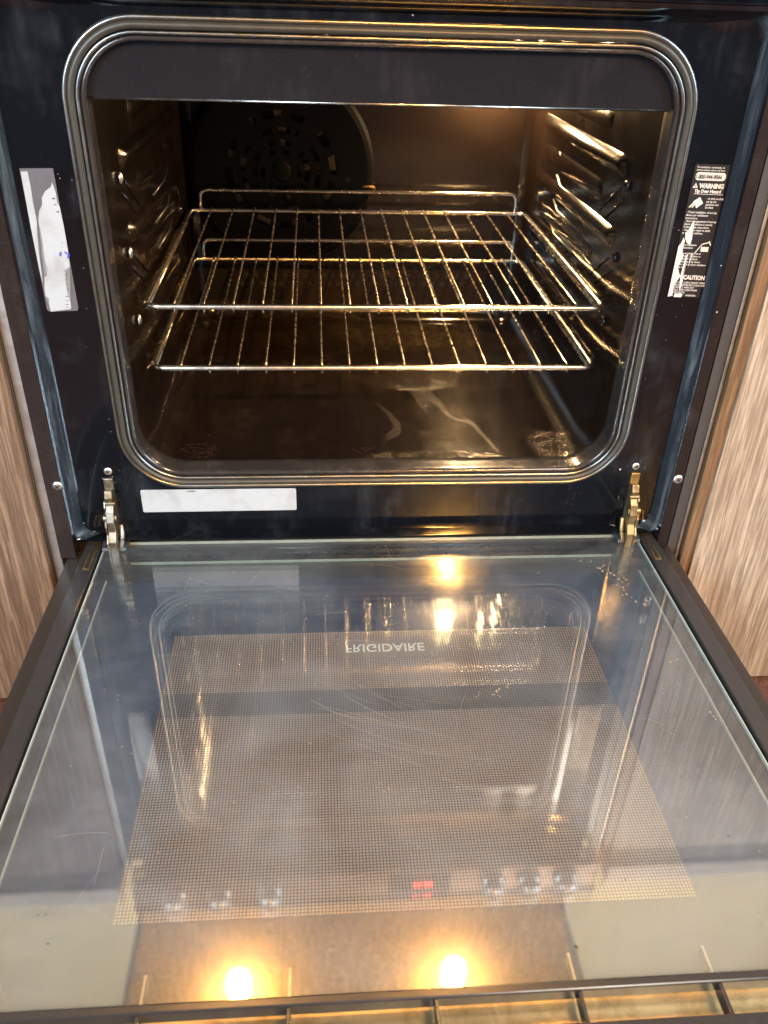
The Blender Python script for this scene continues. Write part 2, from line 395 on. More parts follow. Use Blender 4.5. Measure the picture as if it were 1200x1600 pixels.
# every part is modelled in world coordinates; shift meshes under the oven at the end
# front frame
bm = nb()
sweep(bm, [(.299, .077, .559, .072, .8632), (.309, .0156, .566, .02, .863), (.3450, .0156, .570, .02, .8580),
           (.3465, .0156, .571, .018, .8565), (.3550, .0156, .577, .012, .8430), (.3570, .0156, .581, .010, .8412)])
for v_ in bm.verts:
    if v_.co.x < -.325: v_.co.x -= .009
bm.faces.ensure_lookup_table(); bm.faces.index_update()
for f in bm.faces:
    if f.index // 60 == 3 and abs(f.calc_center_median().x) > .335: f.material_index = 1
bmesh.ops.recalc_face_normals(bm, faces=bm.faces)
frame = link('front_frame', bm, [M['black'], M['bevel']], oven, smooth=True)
frame.modifiers.new('es', 'EDGE_SPLIT').split_angle = math.radians(6)
for s in (-1, 1):
    dl = .009 if s < 0 else 0
    a, b_ = sorted((s * (.3572 + dl), s * (.3705 + (.0145 if s < 0 else 0))))
    BX('side_flange', M['flange'], oven, a, b_, .8412, .86, -.0105, .60, bevel=.001)
    dl = .0145 if s < 0 else .003
    a, b_ = sorted((s * (.3715 + dl), s * (.3835 + dl - (.0015 if s < 0 else 0))))
    BX('side_trim', M['graystrip'] if s > 0 else M['seal'], oven, a, b_, .847, .875, -.236, .63)
    a, b_ = sorted((s * (.3840 + dl - (.0012 if s < 0 else 0)), s * (.3880 + dl - (.004 if s < 0 else 0))))
    BX('edge_seal', M['seal'] if s > 0 else M['graystrip'], oven, a, b_, .8445, .875, -.236, .63, bevel=.001)
BX('top_flange', M['black'], oven, -.366, .357, .8412, .86, .5815, .60, bevel=.001)
BX('body_shell', M['shell'], oven, -.370, .370, 1.43, 1.50, -.2, .62)
for s in (-1, 1):
    a, b_ = sorted((s * .310, s * .370)); BX('body_side', M['shell'], oven, a, b_, .8645, 1.43, -.2, .63)
BX('body_base', M['shell'], oven, -.309, .309, .8645, 1.43, -.2, .05)
BX('body_top', M['shell'], oven, -.309, .309, .8645, 1.43, .585, .63)
BX('drawer_front', M['black'], oven, -.37, .37, .835, .8635, -.2, -.06, bevel=.002)
# channel under frame
BX('channel', M['hole'], oven, -.35, .35, .8634, .8644, -.059, .0155)
bm = nb(); tube(bm, [(-.285, .860, .0125), (.285, .860, .0125)], .0022); link('channel_strip', bm, M['chrome'], oven, True)
bm = nb(); tube(bm, [(-.275, .8615, .0060), (.275, .8615, .0060)], .0016); link('channel_strip', bm, M['chrome'], oven, True)

# gasket and lips
bm = nb(); sweep(bm, [(.3005, .0755, .5605, .0735, .8625), (.3000, .076, .560, .073, .8600), (.2975, .0785, .5575, .0705, .8592), (.2955, .0805, .5555, .0685, .8612), (.2952, .0808, .5552, .068, .864)])
bmesh.ops.recalc_face_normals(bm, faces=bm.faces); link('outer_lip', bm, M['lip'], oven, True)
bm = nb(); rings = []
for k in range(10):
    a = 2 * PI * k / 10; off = .0083 + .0036 * math.cos(a)
    rings.append((.3005 - off, .0755 + off, .5605 - off, .0735 - off, .8622 - .0042 * math.sin(a) - .001))
sweep(bm, rings, closed=True); bmesh.ops.recalc_face_normals(bm, faces=bm.faces)
link('gasket', bm, M['gasket'], oven, True)
def off(o_, y): return (.3005 - o_, .0755 + o_, .5605 - o_, .0735 - o_, y)
bm = nb(); sweep(bm, [off(.0122, .8640), off(.0126, .8600), off(.0142, .8585), off(.0158, .8600), off(.0163, .8640)])
bmesh.ops.recalc_face_normals(bm, faces=bm.faces); link('inner_lip', bm, M['lip'], oven, True)
bm = nb(); sweep(bm, [off(.0163, .8640), off(.0180, .8615), off(.0205, .8620), off(.0215, .8660), off(.0200, .874), off(.0212, .882), off(.0200, .890), off(.0190, .896), off(.0150, .900)])
bmesh.ops.recalc_face_normals(bm, faces=bm.faces)
link('throat', bm, M['throat'], oven, True)

# cavity box
CX, CZ0, CZ1, CY = .281, .086, .548, 1.425
bm = nb()
R = sweep(bm, [(.2870, .0865, .5470, .058, .899), (CX + .004, CZ0, CZ1, .050, .930), (CX, CZ0, CZ1, .040, .965), (CX, CZ0, CZ1, .032, CY - .02), (CX - .006, CZ0 + .006, CZ1 - .006, .026, CY - .005), (CX - .018, CZ0 + .018, CZ1 - .018, .018, CY)])
link('cavity', bm, M['cavity'], oven, True)
bm = nb(); flat_poly(bm, [(x, CY - .0002, z) for x, z in rr(CX - .018, CZ0 + .018, CZ1 - .018, .018)]); link('back_wall', bm, M['backwall'], oven)
# floor lip fill between opening curve and cavity floor handled by the sweep

# deflector (top baffle) : rounded top corners, straight bottom edge
bm = nb(); pts = []
hx, z0, z1, r = .2795, .4925, .5445, .050
for i in range(15):
    a = math.radians(0 + 90 * i / 14); pts.append((hx - r + r * math.cos(a), z1 - r + r * math.sin(a)))
for i in range(15):
    a = math.radians(90 + 90 * i / 14); pts.append((-hx + r + r * math.cos(a), z1 - r + r * math.sin(a)))
pts += [(-hx, z0), (hx, z0)]
A = [bm.verts.new((x, .8700, z)) for x, z in pts]; B = [bm.verts.new((x, .8722, z)) for x, z in pts]
bm.faces.new(A); bm.faces.new(B[::-1])
for i in range(len(A)): bm.faces.new((A[i], B[i], B[(i + 1) % len(A)], A[(i + 1) % len(A)]))
bmesh.ops.recalc_face_normals(bm, faces=bm.faces)
defl = link('heat_deflector', bm, M['deflector'], oven, bevel=.0007)
bm = nb(); tube(bm, [(-.277, .8706, .4918), (.277, .8706, .4918)], .0012); link('deflector_edge', bm, M['chrome'], defl, True)

# embossed rack guides
def guide(s, z, y0, y1, h, d, name='rack_guide'):
    bm = nb(); x = s * (CX + .001)
    sec = [(-h / 2 - .006, 0), (-h / 2 - .002, d * .55), (-h / 2 + .003, d * .95), (0, d), (h / 2 - .003, d * .95), (h / 2 + .002, d * .55), (h / 2 + .006, 0)]
    ys = [(y0, .0), (y0 + .010, .7), (y0 + .022, 1), (y1 - .03, 1), (y1, .0)]
    R = [[bm.verts.new((x - s * dd_ * k, yy, z + dz)) for dz, dd_ in sec] for yy, k in ys]
    for i in range(len(R) - 1):
        for j in range(len(sec) - 1): bm.faces.new((R[i][j], R[i][j + 1], R[i + 1][j + 1], R[i + 1][j]))
    if s < 0: bmesh.ops.reverse_faces(bm, faces=bm.faces)
    return link(name, bm, M['cavity'], oven, True)
for s in (-1, 1):
    for z in (.500, .422, .342, .262, .186):
        guide(s, z, .972, 1.375, .013, .0085)
        # short crossing rib under each guide near the front
    for z in (.462, .382, .302, .225, .148):
        guide(s, z, 1.045, 1.355, .016, .004, 'embossed_panel')
    for z in (.405, .325, .247):
        bm = nb(); dome(bm, (s * (CX - .001), .962, z), .0062, (-s, 0, 0), .5)
        link('rack_stud', bm, M['knob'] if s < 0 else M['cavity'], oven, True)
    for z in (.372, .292):
        bm = nb(); tube(bm, [(s * (CX - .0005), 1.045, z - .012), (s * (CX - .001), .985, z + .026)], .0016); link('embossed_rib', bm, M['cavity'], oven, True)
        bm = nb(); tube(bm, [(s * (CX - .0005), 1.020, z - .016), (s * (CX - .001), .968, z + .016)], .0014); link('embossed_rib', bm, M['cavity'], oven, True)
    # wall slots at the back
    for z in (.383, .352, .318, .285):
        bm = nb(); pts_ = fillet([(s * (CX - .001), 1.135, z), (s * (CX - .001), 1.235, z), (s * (CX - .001), 1.262, z + .010)], .006)
        tube(bm, pts_, .0011); link('embossed_line', bm, M['lip'], oven, True)

# fan cover on back wall
FX, FZ = -.126, .335
bm = nb(); rings = []
def cyl_ring(r, y): return [bm.verts.new((FX + r * math.cos(2 * PI * k / 120), y, FZ + r * math.sin(2 * PI * k / 120))) for k in range(120)]
radii = [(.150, CY - .0006), (.143, CY - .013)]
rad = [.138, .112, .108, .099, .096, .089, .077, .067, .064, .056, .046, .037, .033, .026, .010]
holes = {3: None}
allr = [cyl_ring(.150, CY - .0006), cyl_ring(.145, CY - .012)] + [cyl_ring(r_, CY - .014) for r_ in rad]
slot_bands = {5: 'o', 8: 'm', 10: 'i', 12: 'c'}   # band index between rad[i]-rad[i+1]
def is_hole(i, k):
    # i band index in rad list, k segment
    a = (k / 120 * 360) % 360
    if i == 5: L = 22; ph = 4; gap = 8
    elif i == 8 - 0: L = 20; ph = 14; gap = 9
    elif i == 10: L = 24; ph = 2; gap = 10
    elif i == 12: L = 40; ph = 20; gap = 20
    else: return False
    if 40 < a < 62 or 120 < a < 140 or 215 < a < 232 or 300 < a < 322: return i == 12 and False
    return ((a + ph) % (L + gap)) < L
for i in range(len(allr) - 1):
    A, B = allr[i], allr[i + 1]; band = i - 2
    for k in range(120):
        if band >= 0 and is_hole(band, k): continue
        bm.faces.new((A[k], A[(k + 1) % 120], B[(k + 1) % 120], B[k]))
bm.faces.new(allr[-1]); bmesh.ops.recalc_face_normals(bm, faces=bm.faces)
fan = link('fan_cover', bm, M['fanblack'], oven)
bm = nb()
flat_poly(bm, [(FX + .1 * math.cos(2 * PI * k / 48), CY - .0012, FZ + .1 * math.sin(2 * PI * k / 48)) for k in range(48)])
link('fan_recess', bm, M['hole'], fan)
for k in range(9):
    bm = nb(); a = 2 * PI * k / 9
    c, s_ = math.cos(a), math.sin(a); c2, s2 = math.cos(a + .28), math.sin(a + .28)
    flat_poly(bm, [(FX + .03 * c, CY - .004, FZ + .03 * s_), (FX + .088 * c, CY - .004, FZ + .088 * s_), (FX + .088 * c2, CY - .009, FZ + .088 * s2), (FX + .03 * c2, CY - .009, FZ + .03 * s2)])
    link('fan_blade', bm, M['zincdark'], fan)
bm = nb(); dome(bm, (FX, CY - .014, FZ), .015, (0, -1, 0), .15); link('fan_hub', bm, M['fanblack'], fan, True)
bm = nb(); dome(bm, (FX + .105, CY - .0135, FZ - .012), .007, (0, -1, 0), .1); link('cover_hole', bm, M['hole'], fan)
bm = nb(); tube(bm, fillet([(FX + .128, CY - .015, FZ - .028), (FX + .132, CY - .024, FZ - .020), (FX + .147, CY - .024, FZ - .020), (FX + .150, CY - .012, FZ - .026)], .004), .0022)
link('cover_clip', bm, M['brass'], fan, True)
BX('back_plate', M['fanblack'], oven, -.262, -.150 + .02, CY - .0004, CY - .0003, .12, .50)
# lower perforated grille row
bm = nb()
for rz in range(4):
    for k in range(24):
        dome(bm, (-.20 + k * .0165 + (rz % 2) * .008, CY - .001, .150 + rz * .014), .0045, (0, -1, 0), .05, 8, 2)
link('vent_perforations', bm, M['hole'], oven)['kind'] = 'stuff'
# lamp
bm = nb(); dome(bm, (.200, CY - .012, .480), .021, (0, -1, 0), 1.0, 20, 8); bulb = link('oven_lamp', bm, M['bulb'], oven, True)
bm = nb(); tube(bm, [(.200, CY, .480), (.200, CY - .012, .480)], .027, 24); link('lamp_socket', bm, M['innerlip'], bulb, True)
# ceiling heating element
bm = nb(); pts_ = [(-.15, CY - .01, .528)]
for i, xx in enumerate((-.15, .15)): pass
pts_ = fillet([(-.05, CY, .530), (-.05, 1.30, .530), (-.20, 1.30, .530), (-.20, .98, .530), (.20, .98, .530), (.20, 1.30, .530), (.05, 1.30, .530), (.05, CY, .530)], .03)
tube(bm, pts_, .0035); link('heating_element', bm, M['innerlip'], oven, True)

# floor stains and residue (on cavity floor)
bm = nb()
def cluster(cx, cy, rx_, ry_, n, r0, r1):
    for _ in range(n):
        a = random.random() * 2 * PI; q = math.sqrt(random.random())
        blob(bm, cx + rx_ * q * math.cos(a), cy + ry_ * q * math.sin(a), CZ0 + .0006, random.uniform(r0, r1), 9, .6)
cluster(-.222, .935, .024, .020, 60, .0012, .0050)
cluster(-.215, .975, .006, .005, 5, .001, .003)
cluster(-.012, .932, .018, .012, 26, .001, .0042)
cluster(-.045, .94, .03, .006, 8, .0008, .002)
cluster(.02, .98, .25, .06, 40, .0004, .0011)
link('burnt_stains', bm, M['stain'], oven)['kind'] = 'stuff'

# ---- hinges, screws
for s in (-1, 1):
    BX('hinge_slot', M['hole'], oven, s * .3185 - .0055, s * .3185 + .0055, .8622, .8634, .022, .092)
    BX('hinge_tab', M['zinc'] if s < 0 else M['brass'], oven, s * .3185 - .0055, s * .3185 + .0055, .8595, .8625, .074, .090, bevel=.001)
    hg = nb()
    # hooked arm plates : outline in YZ extruded in X
    out = [(.861, .076), (.850, .079), (.846, .070), (.849, .062), (.842, .054), (.838, .042), (.840, .028), (.834, .016), (.836, -.004), (.858, -.004), (.859, .02), (.861, .04)]
    def plate(out, x0, x1):
        A = [hg.verts.new((x0, y, z)) for y, z in out]; B = [hg.verts.new((x1, y, z)) for y, z in out]
        hg.faces.new(A); hg.faces.new(B[::-1])
        for i in range(len(A)): hg.faces.new((A[i], B[i], B[(i + 1) % len(A)], A[(i + 1) % len(A)]))
    plate(out, s * .3175 - .0048, s * .3175 + .0040)
    plate([(y + .002, z * .8) for y, z in out], s * .3245 - .0013, s * .3245 + .0013)
    tube(hg, [(s * .3110, .846, .044), (s * .3270, .846, .044)], .0045, 12)
    tube(hg, [(s * .3110, .848, .063), (s * .3230, .848, .063)], .0028, 10)
    tube(hg, fillet([(s * .3100, .853, .030), (s * .3080, .846, .018), (s * .3110, .842, .004)], .006), .0030, 8)
    bmesh.ops.recalc_face_normals(hg, faces=hg.faces)
    link('door_hinge', hg, M['zinc'] if s < 0 else M['brass2'], oven, bevel=.0008)
    for (x, y, z, r_) in ((s * .3175, .8628, .0985, .0052), (-.3705 if s < 0 else .3635, .8410, .092, .0062)):
        sc = nb(); dome(sc, (x, y, z), r_, (0, -1, 0), .42, 20, 5)
        so = link('screw', sc, M['screw'], oven, True)
        sl = nb(); d_ = r_ * .42 + .0001
        for a in (.6, .6 + PI / 2):
            cx_, cz_ = math.cos(a) * r_ * .45, math.sin(a) * r_ * .45; px, pz = -math.sin(a) * r_ * .1, math.cos(a) * r_ * .1
            flat_poly(sl, [(x + cx_ + px, y - d_, z + cz_ + pz), (x - cx_ + px, y - d_, z - cz_ + pz), (x - cx_ - px, y - d_, z - cz_ - pz), (x + cx_ - px, y - d_ - .00005, z + cz_ - pz)])
        link('slot', sl, M['hole'], so)
# small white chips
bm = nb()
for x, z in ((.334, .068), (.338, .072), (.298, .094), (.02, .5655), (.36, .30), (.352, .35)):
    dome(bm, (x, .8626 if abs(x) < .345 else .8411, z), random.uniform(.0006, .0014), (0, -1, 0), .3, 8, 2)
for _ in range(45):
    x = random.choice((-1, 1)) * random.uniform(.303, .333); dome(bm, (x, .8628 if abs(x) < .309 else .8590, random.uniform(.05, .45)), random.uniform(.00015, .00045), (0, -1, 0), .3, 6, 2)
link('enamel_chips', bm, M['scratch'], oven)['kind'] = 'stuff'

# ---- stickers
def on_front(x, z, y=.8618, ry=0):   # text frame: local x->world x, local y->world z, facing -y
    return Matrix(((1, 0, 0, x), (0, 0, -1, y), (0, 1, 0, z), (0, 0, 0, 1)))
# facet slope: x .314->.3435 , y .863->.8575
FS = (.863 - .8580) / (.3450 - .309); FSL = (.863 - .8580) / (.354 - .309)
def facet(x, z, lift): return (x, .863 - (abs(x) - .309) * (FS if x > 0 else FSL) - lift if abs(x) > .309 else .863 - lift, z)
def facet_matrix(x, z, lift, s=1):
    y = facet(x, z, lift)[1]; a = -FS * s
    return Matrix(((1, 0, 0, x), (a, 0, -1, y), (0, 1, 0, z), (0, 0, 0, 1)))
# left torn label
lz0, lz1 = .292, .4315
def zpoly(name, pts, mt, parent, lift, label=None):
    bm = nb(); flat_poly(bm, [facet(x, z, lift) for x, z in pts]); bmesh.ops.triangulate(bm, faces=bm.faces)
    return link(name, bm, mt, parent, label=label)
lab = zpoly('torn_label', [(-.3492, lz0 + .002), (-.3492, lz1), (-.3190, lz1), (-.3180, lz0 + .003), (-.3195, lz0), (-.3470, lz0)], M['labelgray'], oven, .0009, 'torn white sticker half peeled off its gray backing')
def L(u, v): return (-.3492 + u * .0310, lz0 + v * .1395)
zpoly('torn_paper', [L(.02, .98), L(.22, .98), L(.23, .9), L(.20, .78), L(.22, .66), L(.14, .55), L(.10, .45), L(.08, .36), L(.06, .27), L(.04, .2), L(.01, .3), L(0, .6)], M['paper'], lab, .0012)
zpoly('torn_paper', [L(.88, .91), L(.82, .88), L(.62, .85), L(.50, .81), L(.46, .76), L(.34, .72), L(.27, .66), L(.24, .58), L(.27, .50), L(.24, .40), L(.28, .32), L(.22, .27), L(.12, .26), L(.06, .18), L(.04, .12), L(.14, .10), L(.10, .04), L(.12, .0),
      L(.78, .015), L(.80, .08), L(.74, .14), L(.74, .22), L(.80, .30), L(.97, .33), L(1.0, .45), L(1.0, .62), L(.98, .74), L(.92, .78), L(.93, .85)], M['paper'], lab, .0014)
for (u, v, w_, h_) in [(.84, .80, .09, .008), (.86, .76, .07, .006), (.90, .71, .08, .010), (.86, .50, .02, .006), (.84, .47, .02, .005), (.80, .30, .06, .004), (.82, .27, .05, .004), (.80, .24, .03, .004), (.80, .20, .05, .005), (.78, .165, .04, .005), (.72, .11, .09, .006), (.70, .08, .1, .004), (.68, .05, .1, .005), (.66, .03, .08, .004)]:
    bm = nb(); a = L(u - w_ / 2, v); b_ = L(u + w_ / 2, v + h_ * .8)
    flat_poly(bm, [facet(a[0], a[1], .0017), facet(b_[0], a[1], .0017), facet(b_[0], b_[1], .0017), facet(a[0], b_[1], .0017)])
    link('printed_mark', bm, M['black_ink'], lab)
bm = nb()
for a0, a1, rr_ in ((.3, 1.4, .13), (2.2, 3.5, .15), (5.4, 6.6, .17)):
    for i in range(6):
        t0 = a0 + (a1 - a0) * i / 6; t1 = a0 + (a1 - a0) * (i + 1) / 6
        q = [L(.86 + r_ * math.cos(t), .415 + r_ * .2 * math.sin(t)) for r_, t in ((rr_, t0), (rr_, t1), (rr_ * .6, t1), (rr_ * .6, t0))]
        flat_poly(bm, [facet(x, z, .0017) for x, z in q])
link('blue_mark', bm, M['blue_ink'], lab)

# right warning label
wx0, wx1, wz0, wz1 = .3105, .3442, .3105, .4455
lab = zpoly('warning_label', [(wx0, wz0), (wx0, wz1), (wx1, wz1), (wx1, wz0)], M['labelblack'], oven, .0009, 'black safety sticker with phone number and WARNING lettering, scuffed white along its edge')
W = wx1 - wx0; H = wz1 - wz0
def T(nm, s, u, v, size, mt=M['white'], bold=0, sx=1.0, lift=.0013): return text(nm, s, size, mt, lab, facet_matrix(wx0 + u * W, wz0 + v * H, lift), bold, sx=sx)
T('lettering', 'For questions, comments, or\nservice please call us toll free:', .06, .973, .0027, sx=.86, bold=.00002)
bm = nb(); q = rr(.0148, -.0038, .0038, .0030, 6); flat_poly(bm, [facet(wx0 + W * .51 + x, wz0 + H * .915 + z, .0012) for x, z in q][::-1])
link('phone_number_field', bm, M['white'], lab)
T('phone_number', '1-800-944-9044', .07, .898, .0060, M['black_ink'], .00008, .66, .0016)
T('lettering', 'WARNING', .24, .833, .0062, bold=.0003, sx=.80)
bm = nb(); flat_poly(bm, [facet(wx0 + W * u, wz0 + H * v, .0013) for u, v in ((.05, .832), (.20, .832), (.125, .868))]); link('hazard_triangle', bm, M['white'], lab)
T('hazard_mark', '!', .108, .836, .0038, M['black_ink'], .0001, 1, .0016)
T('lettering', 'Tip Over Hazard', .13, .800, .0044, bold=.00018, sx=.86)
bm = nb(); flat_poly(bm, [facet(wx0 + W * u, wz0 + H * v, .0013) for u, v in ((.12, .788), (.98, .788), (.98, .7915), (.12, .7915))]); link('underline', bm, M['white'], lab)
bm = nb(); flat_poly(bm, [facet(wx0 + W * u, wz0 + H * v, .0013) for u, v in ((.16, .735), (.33, .768), (.46, .725), (.29, .686))])
flat_poly(bm, [facet(wx0 + W * u, wz0 + H * v, .0013) for u, v in ((.05, .690), (.10, .690), (.20, .718), (.17, .730))])
flat_poly(bm, [facet(wx0 + W * u, wz0 + H * v, .0013) for u, v in ((.14, .688), (.18, .690), (.22, .705), (.20, .715))])
link('tipping_pictogram', bm, M['white'], lab)
T('lettering', '- A child or adult\ncan tip the\nappliance and\nbe killed.', .54, .752, .0029, sx=.82, bold=.00003)
T('lettering', '- Check installation of anti-tip\ndevice per installation\ninstructions.\n- Ensure engagement of anti-tip\ndevice if appliance is moved.\nFollow these instructions.\n- Failure can result in death\nor burns to children.', .03, .650, .0030, sx=.84, bold=.00003)
bm = nb()
flat_poly(bm, [facet(wx0 + W * u, wz0 + H * v, .0013) for u, v in ((.70, .365), (.93, .365), (.93, .402), (.70, .402))])
for q in (((.52, .350), (.55, .350), (.72, .420), (.70, .425)), ((.70, .425), (.72, .418), (.90, .432), (.88, .440)), ((.88, .44), (.97, .41), (.98, .418), (.91, .45))):
    flat_poly(bm, [facet(wx0 + W * u, wz0 + H * v, .0014) for u, v in q])
link('oven_pictogram', bm, M['white'], lab)
T('lettering', 'See Installation\ninstructions\n\nDo not step or sit on\nthe door. Children or\nweight of appliance\nwithout anti-tip device\ncan result in injury. Appliance\ntip over.', .12, .405, .0029, sx=.82, bold=.00003)
T('lettering', 'CAUTION', .36, .145, .0062, bold=.0003, sx=.80)
T('lettering', 'DO NOT CLEAN GASKET. REMOVE\nRACKS BEFORE SELF CLEAN AND\nCONNECT WIPE OUT\nSPILLS. KEEP CLEAR FROM\nOVEN DOOR.', .10, .112, .0027, sx=.84, bold=.00004)
T('lettering', 'A00492801', .55, .010, .0026, sx=.9, bold=.00004)
# scuffed bare patches
def scuff(pts, name='worn_patch'): zpoly(name, [(wx0 + W * u, wz0 + H * v) for u, v in pts], M['white'], lab, .0019)
scuff([(.0, .0), (.0, .40), (.05, .42), (.10, .47), (.16, .44), (.13, .38), (.22, .33), (.17, .28), (.12, .24), (.20, .19), (.26, .17), (.16, .12), (.12, .06), (.14, .01)])
scuff([(.12, .50), (.20, .53), (.26, .575), (.30, .60), (.34, .555), (.31, .50), (.36, .46), (.34, .41), (.22, .43), (.15, .46)])
scuff([(.28, .33), (.34, .345), (.32, .26), (.30, .20), (.36, .13), (.33, .04), (.30, .08), (.25, .17), (.27, .25)])
scuff([(.18, .0), (.42, .0), (.45, .025), (.36, .035), (.30, .018), (.20, .03)])
scuff([(.44, .24), (.46, .30), (.48, .34), (.45, .36), (.43, .30)])

# bottom white label
bm = nb(); q = [(-.2835, .0425), (-.2835, .0715), (-.282, .0728), (-.1000, .0728), (-.0988, .0715), (-.0988, .0430), (-.1, .0418), (-.282, .0413)]
flat_poly(bm, [(x, .8622, z) for x, z in q]); bmesh.ops.recalc_face_normals(bm, faces=bm.faces)
bl = link('blank_label', bm, M['paper'], oven, label='blank white strip sticker under the oven opening')
text('lettering', '318242890', .0022, M['black_ink'], bl, on_front(-.229, .0696, .8619), .00004)

# ---- door
door = part_empty('door', oven)
BX('middle_glass', [M['pane2']], door, -.3225, .3225, .310, .836, -.0185, -.0150)
BX('inner_glass', [M['pane']], door, -.3325, .3325, .3035, .858, -.0040, 0)
def strip(nm, mt, *a): return BX(nm, mt, door, *a)
for s in (-1, 1):
    a, b_ = sorted((s * .3228, s * .3240)); strip('glass_edge', M['glassedge'], a, b_, .310, .836, -.0184, -.0151)
    a, b_ = sorted((s * .3327, s * .3335)); strip('glass_edge', M['glassedge'], a, b_, .3035, .858, -.0040, -.0002)
    a, b_ = sorted((s * .3365, s * .3560)); BX('side_rail', M['rail'], door, a, b_, .292, .862, -.0335, .0022, bevel=.0016)
    a, b_ = sorted((s * .3563, s * .3775)); BX('side_skirt', M['shell'], door, a, b_, .285, .857, -.0335, -.0110, bevel=.0016)
    # slot in the rail with brassy hinge edge
    a, b_ = sorted((s * .3400, s * .3475)); BX('hinge_slot_edge', M['brass'], door, a, b_, .800, .856, .0023, .0028)
    a, b_ = sorted((s * .3418, s * .3460)); BX('hinge_slot', M['hole'], door, a, b_, .803, .853, .0029, .0031)
    # corner cap
    bm = nb()
    pr = [(.838, .0005), (.840, .0045), (.850, .0075), (.861, .0080), (.864, .0030), (.864, -.004)]
    x0, x1 = sorted((s * .3045, s * .3340))
    A = [bm.verts.new((x0, y, z)) for y, z in pr]; B = [bm.verts.new((x1, y, z)) for y, z in pr]
    bm.faces.new(A); bm.faces.new(B[::-1])
    for i in range(len(A)): bm.faces.new((A[i], B[i], B[(i + 1) % len(A)], A[(i + 1) % len(A)]))
    bmesh.ops.recalc_face_normals(bm, faces=bm.faces); link('corner_cap', bm, M['plastic'], door, bevel=.0012)
    a, b_ = sorted((s * .300, s * .330)); BX('glass_bracket', M['innerlip'], door, a, b_, .800, .838, -.0148, -.0050, bevel=.001)
strip('glass_edge', M['glassedge'], -.3325, .3325, .8582, .8590, -.0038, -.0002)
strip('glass_edge', M['glassedge'], -.3225, .3225, .8362, .8370, -.0184, -.0151)
BX('lower_rail', M['innerlip'], door, -.336, .336, .8375, .857, -.0335, -.0100, bevel=.001)
BX('inner_channel', M['shell'], door, -.336, .336, .822, .837, -.0335, -.0190, bevel=.001)
og = BX('outer_glass', M['printed'], door, -.3775, .3775, .262, .857, -.040, DZ)
mL = Matrix(((1, 0, 0, -.0445), (0, -1, 0, .6985), (0, 0, 1, DZ + .0004), (0, 0, 0, 1)))
text('logo_lettering', 'FRIGIDAIRE', .0178, M['logo'], door, mL, .00016, sx=.98)
# near end cap with vent slots
BX('end_bar', M['rail'], door, -.336, .336, .2960, .3030, -.0110, .0020, bevel=.0014)
BX('end_bar', M['rail'], door, -.336, .336, .2640, .2745, -.0110, .0030, bevel=.0014)
for k in range(-3, 4):
    x = .0066 + .1008 * k
    BX('vent_rib', M['rail'], door, x - .0014, x + .0014, .2746, .2959, -.0110, .0005, bevel=.0005)
    BX('support_rib', M['seal'], door, x - .0010, x + .0010, .3040, .3260, -.0140, -.0050)
BX('vent_floor', M['slotmetal'], door, -.336, .336, .262, .304, -.0200, -.0185)
# scratches, spots, crumbs, dried drips on the glass
bm = nb()
def scratch(pts, w_=.00016, z=.0003):
    P_ = fillet([(x, y, z) for x, y in pts], .03, 6); n = len(P_); Lr = []
    for i, p in enumerate(P_):
        t = (P_[min(i + 1, n - 1)] - P_[max(i - 1, 0)]).normalized(); nr = Vector((-t.y, t.x, 0)) * w_
        Lr.append((bm.verts.new(p + nr), bm.verts.new(p - nr)))
    for i in range(n - 1): bm.faces.new((Lr[i][0], Lr[i][1], Lr[i + 1][1], Lr[i + 1][0]))
for i in range(13):
    x0 = -.075 + random.uniform(-.01, .03); y0 = .615 - i * .006 + random.uniform(-.01, .01); l = random.uniform(.05, .13)
    scratch([(x0, y0), (x0 + l * .45, y0 - .022), (x0 + l, y0 - .028 - random.uniform(0, .02))], random.uniform(.00003, .00008))
for i in range(34):
    x0 = random.uniform(-.26, .26); y0 = random.uniform(.36, .82); a = random.choice((.2, -.3, 2.9, 1.3)) + random.uniform(-.4, .4); l = random.uniform(.01, .045)
    scratch([(x0, y0), (x0 + l * .5 * math.cos(a), y0 + l * .5 * math.sin(a) + .002), (x0 + l * math.cos(a), y0 + l * math.sin(a))], random.uniform(.00003, .00007))
link('scratches', bm, M['scratch'], door)['kind'] = 'stuff'
bm = nb()
def drip(cx, cy, n, dx, dy, r0):
    for i in range(n):
        f = i / n; blob(bm, cx + dx * f + random.gauss(0, .0028), cy + dy * f + random.gauss(0, .0028), .0003, random.uniform(.3, 1) * r0, 8, random.uniform(.4, 1.6), .0002)
drip(.262, .800, 26, .030, -.045, .0022); drip(.270, .770, 16, .02, -.05, .0018); drip(.235, .815, 8, .02, -.02, .0014)
drip(.08, .585, 9, .03, -.004, .0016); drip(.105, .59, 8, .03, .008, .0016); drip(.292, .62, 5, .010, .004, .0015); drip(.305, .55, 4, .002, -.02, .0013)
drip(-.16, .47, 4, .02, 0, .0012); drip(-.03, .475, 6, .02, -.004, .0013)
for i in range(110): blob(bm, random.uniform(-.30, .30), random.uniform(.33, .84), .0003, random.uniform(.0003, .0008), 6)
link('dried_spots', bm, M['residue'], door)['kind'] = 'stuff'
bm = nb()
for i in range(230): blob(bm, random.uniform(-.29, .29), random.uniform(.33, .845), .0004, random.uniform(.0003, .0010), 7, 1, .0006)
for c in ((-.055, .685), (-.052, .675), (-.10, .67), (-.02, .74), (.012, .735), (-.075, .72), (.03, .80), (.02, .77)):
    for i in range(7): blob(bm, c[0] + random.gauss(0, .004), c[1] + random.gauss(0, .006), .0004, random.uniform(.0005, .0014), 7, 1, .0006)
blob(bm, .113, .327, .0004, .0024, 8, 1, .0012)
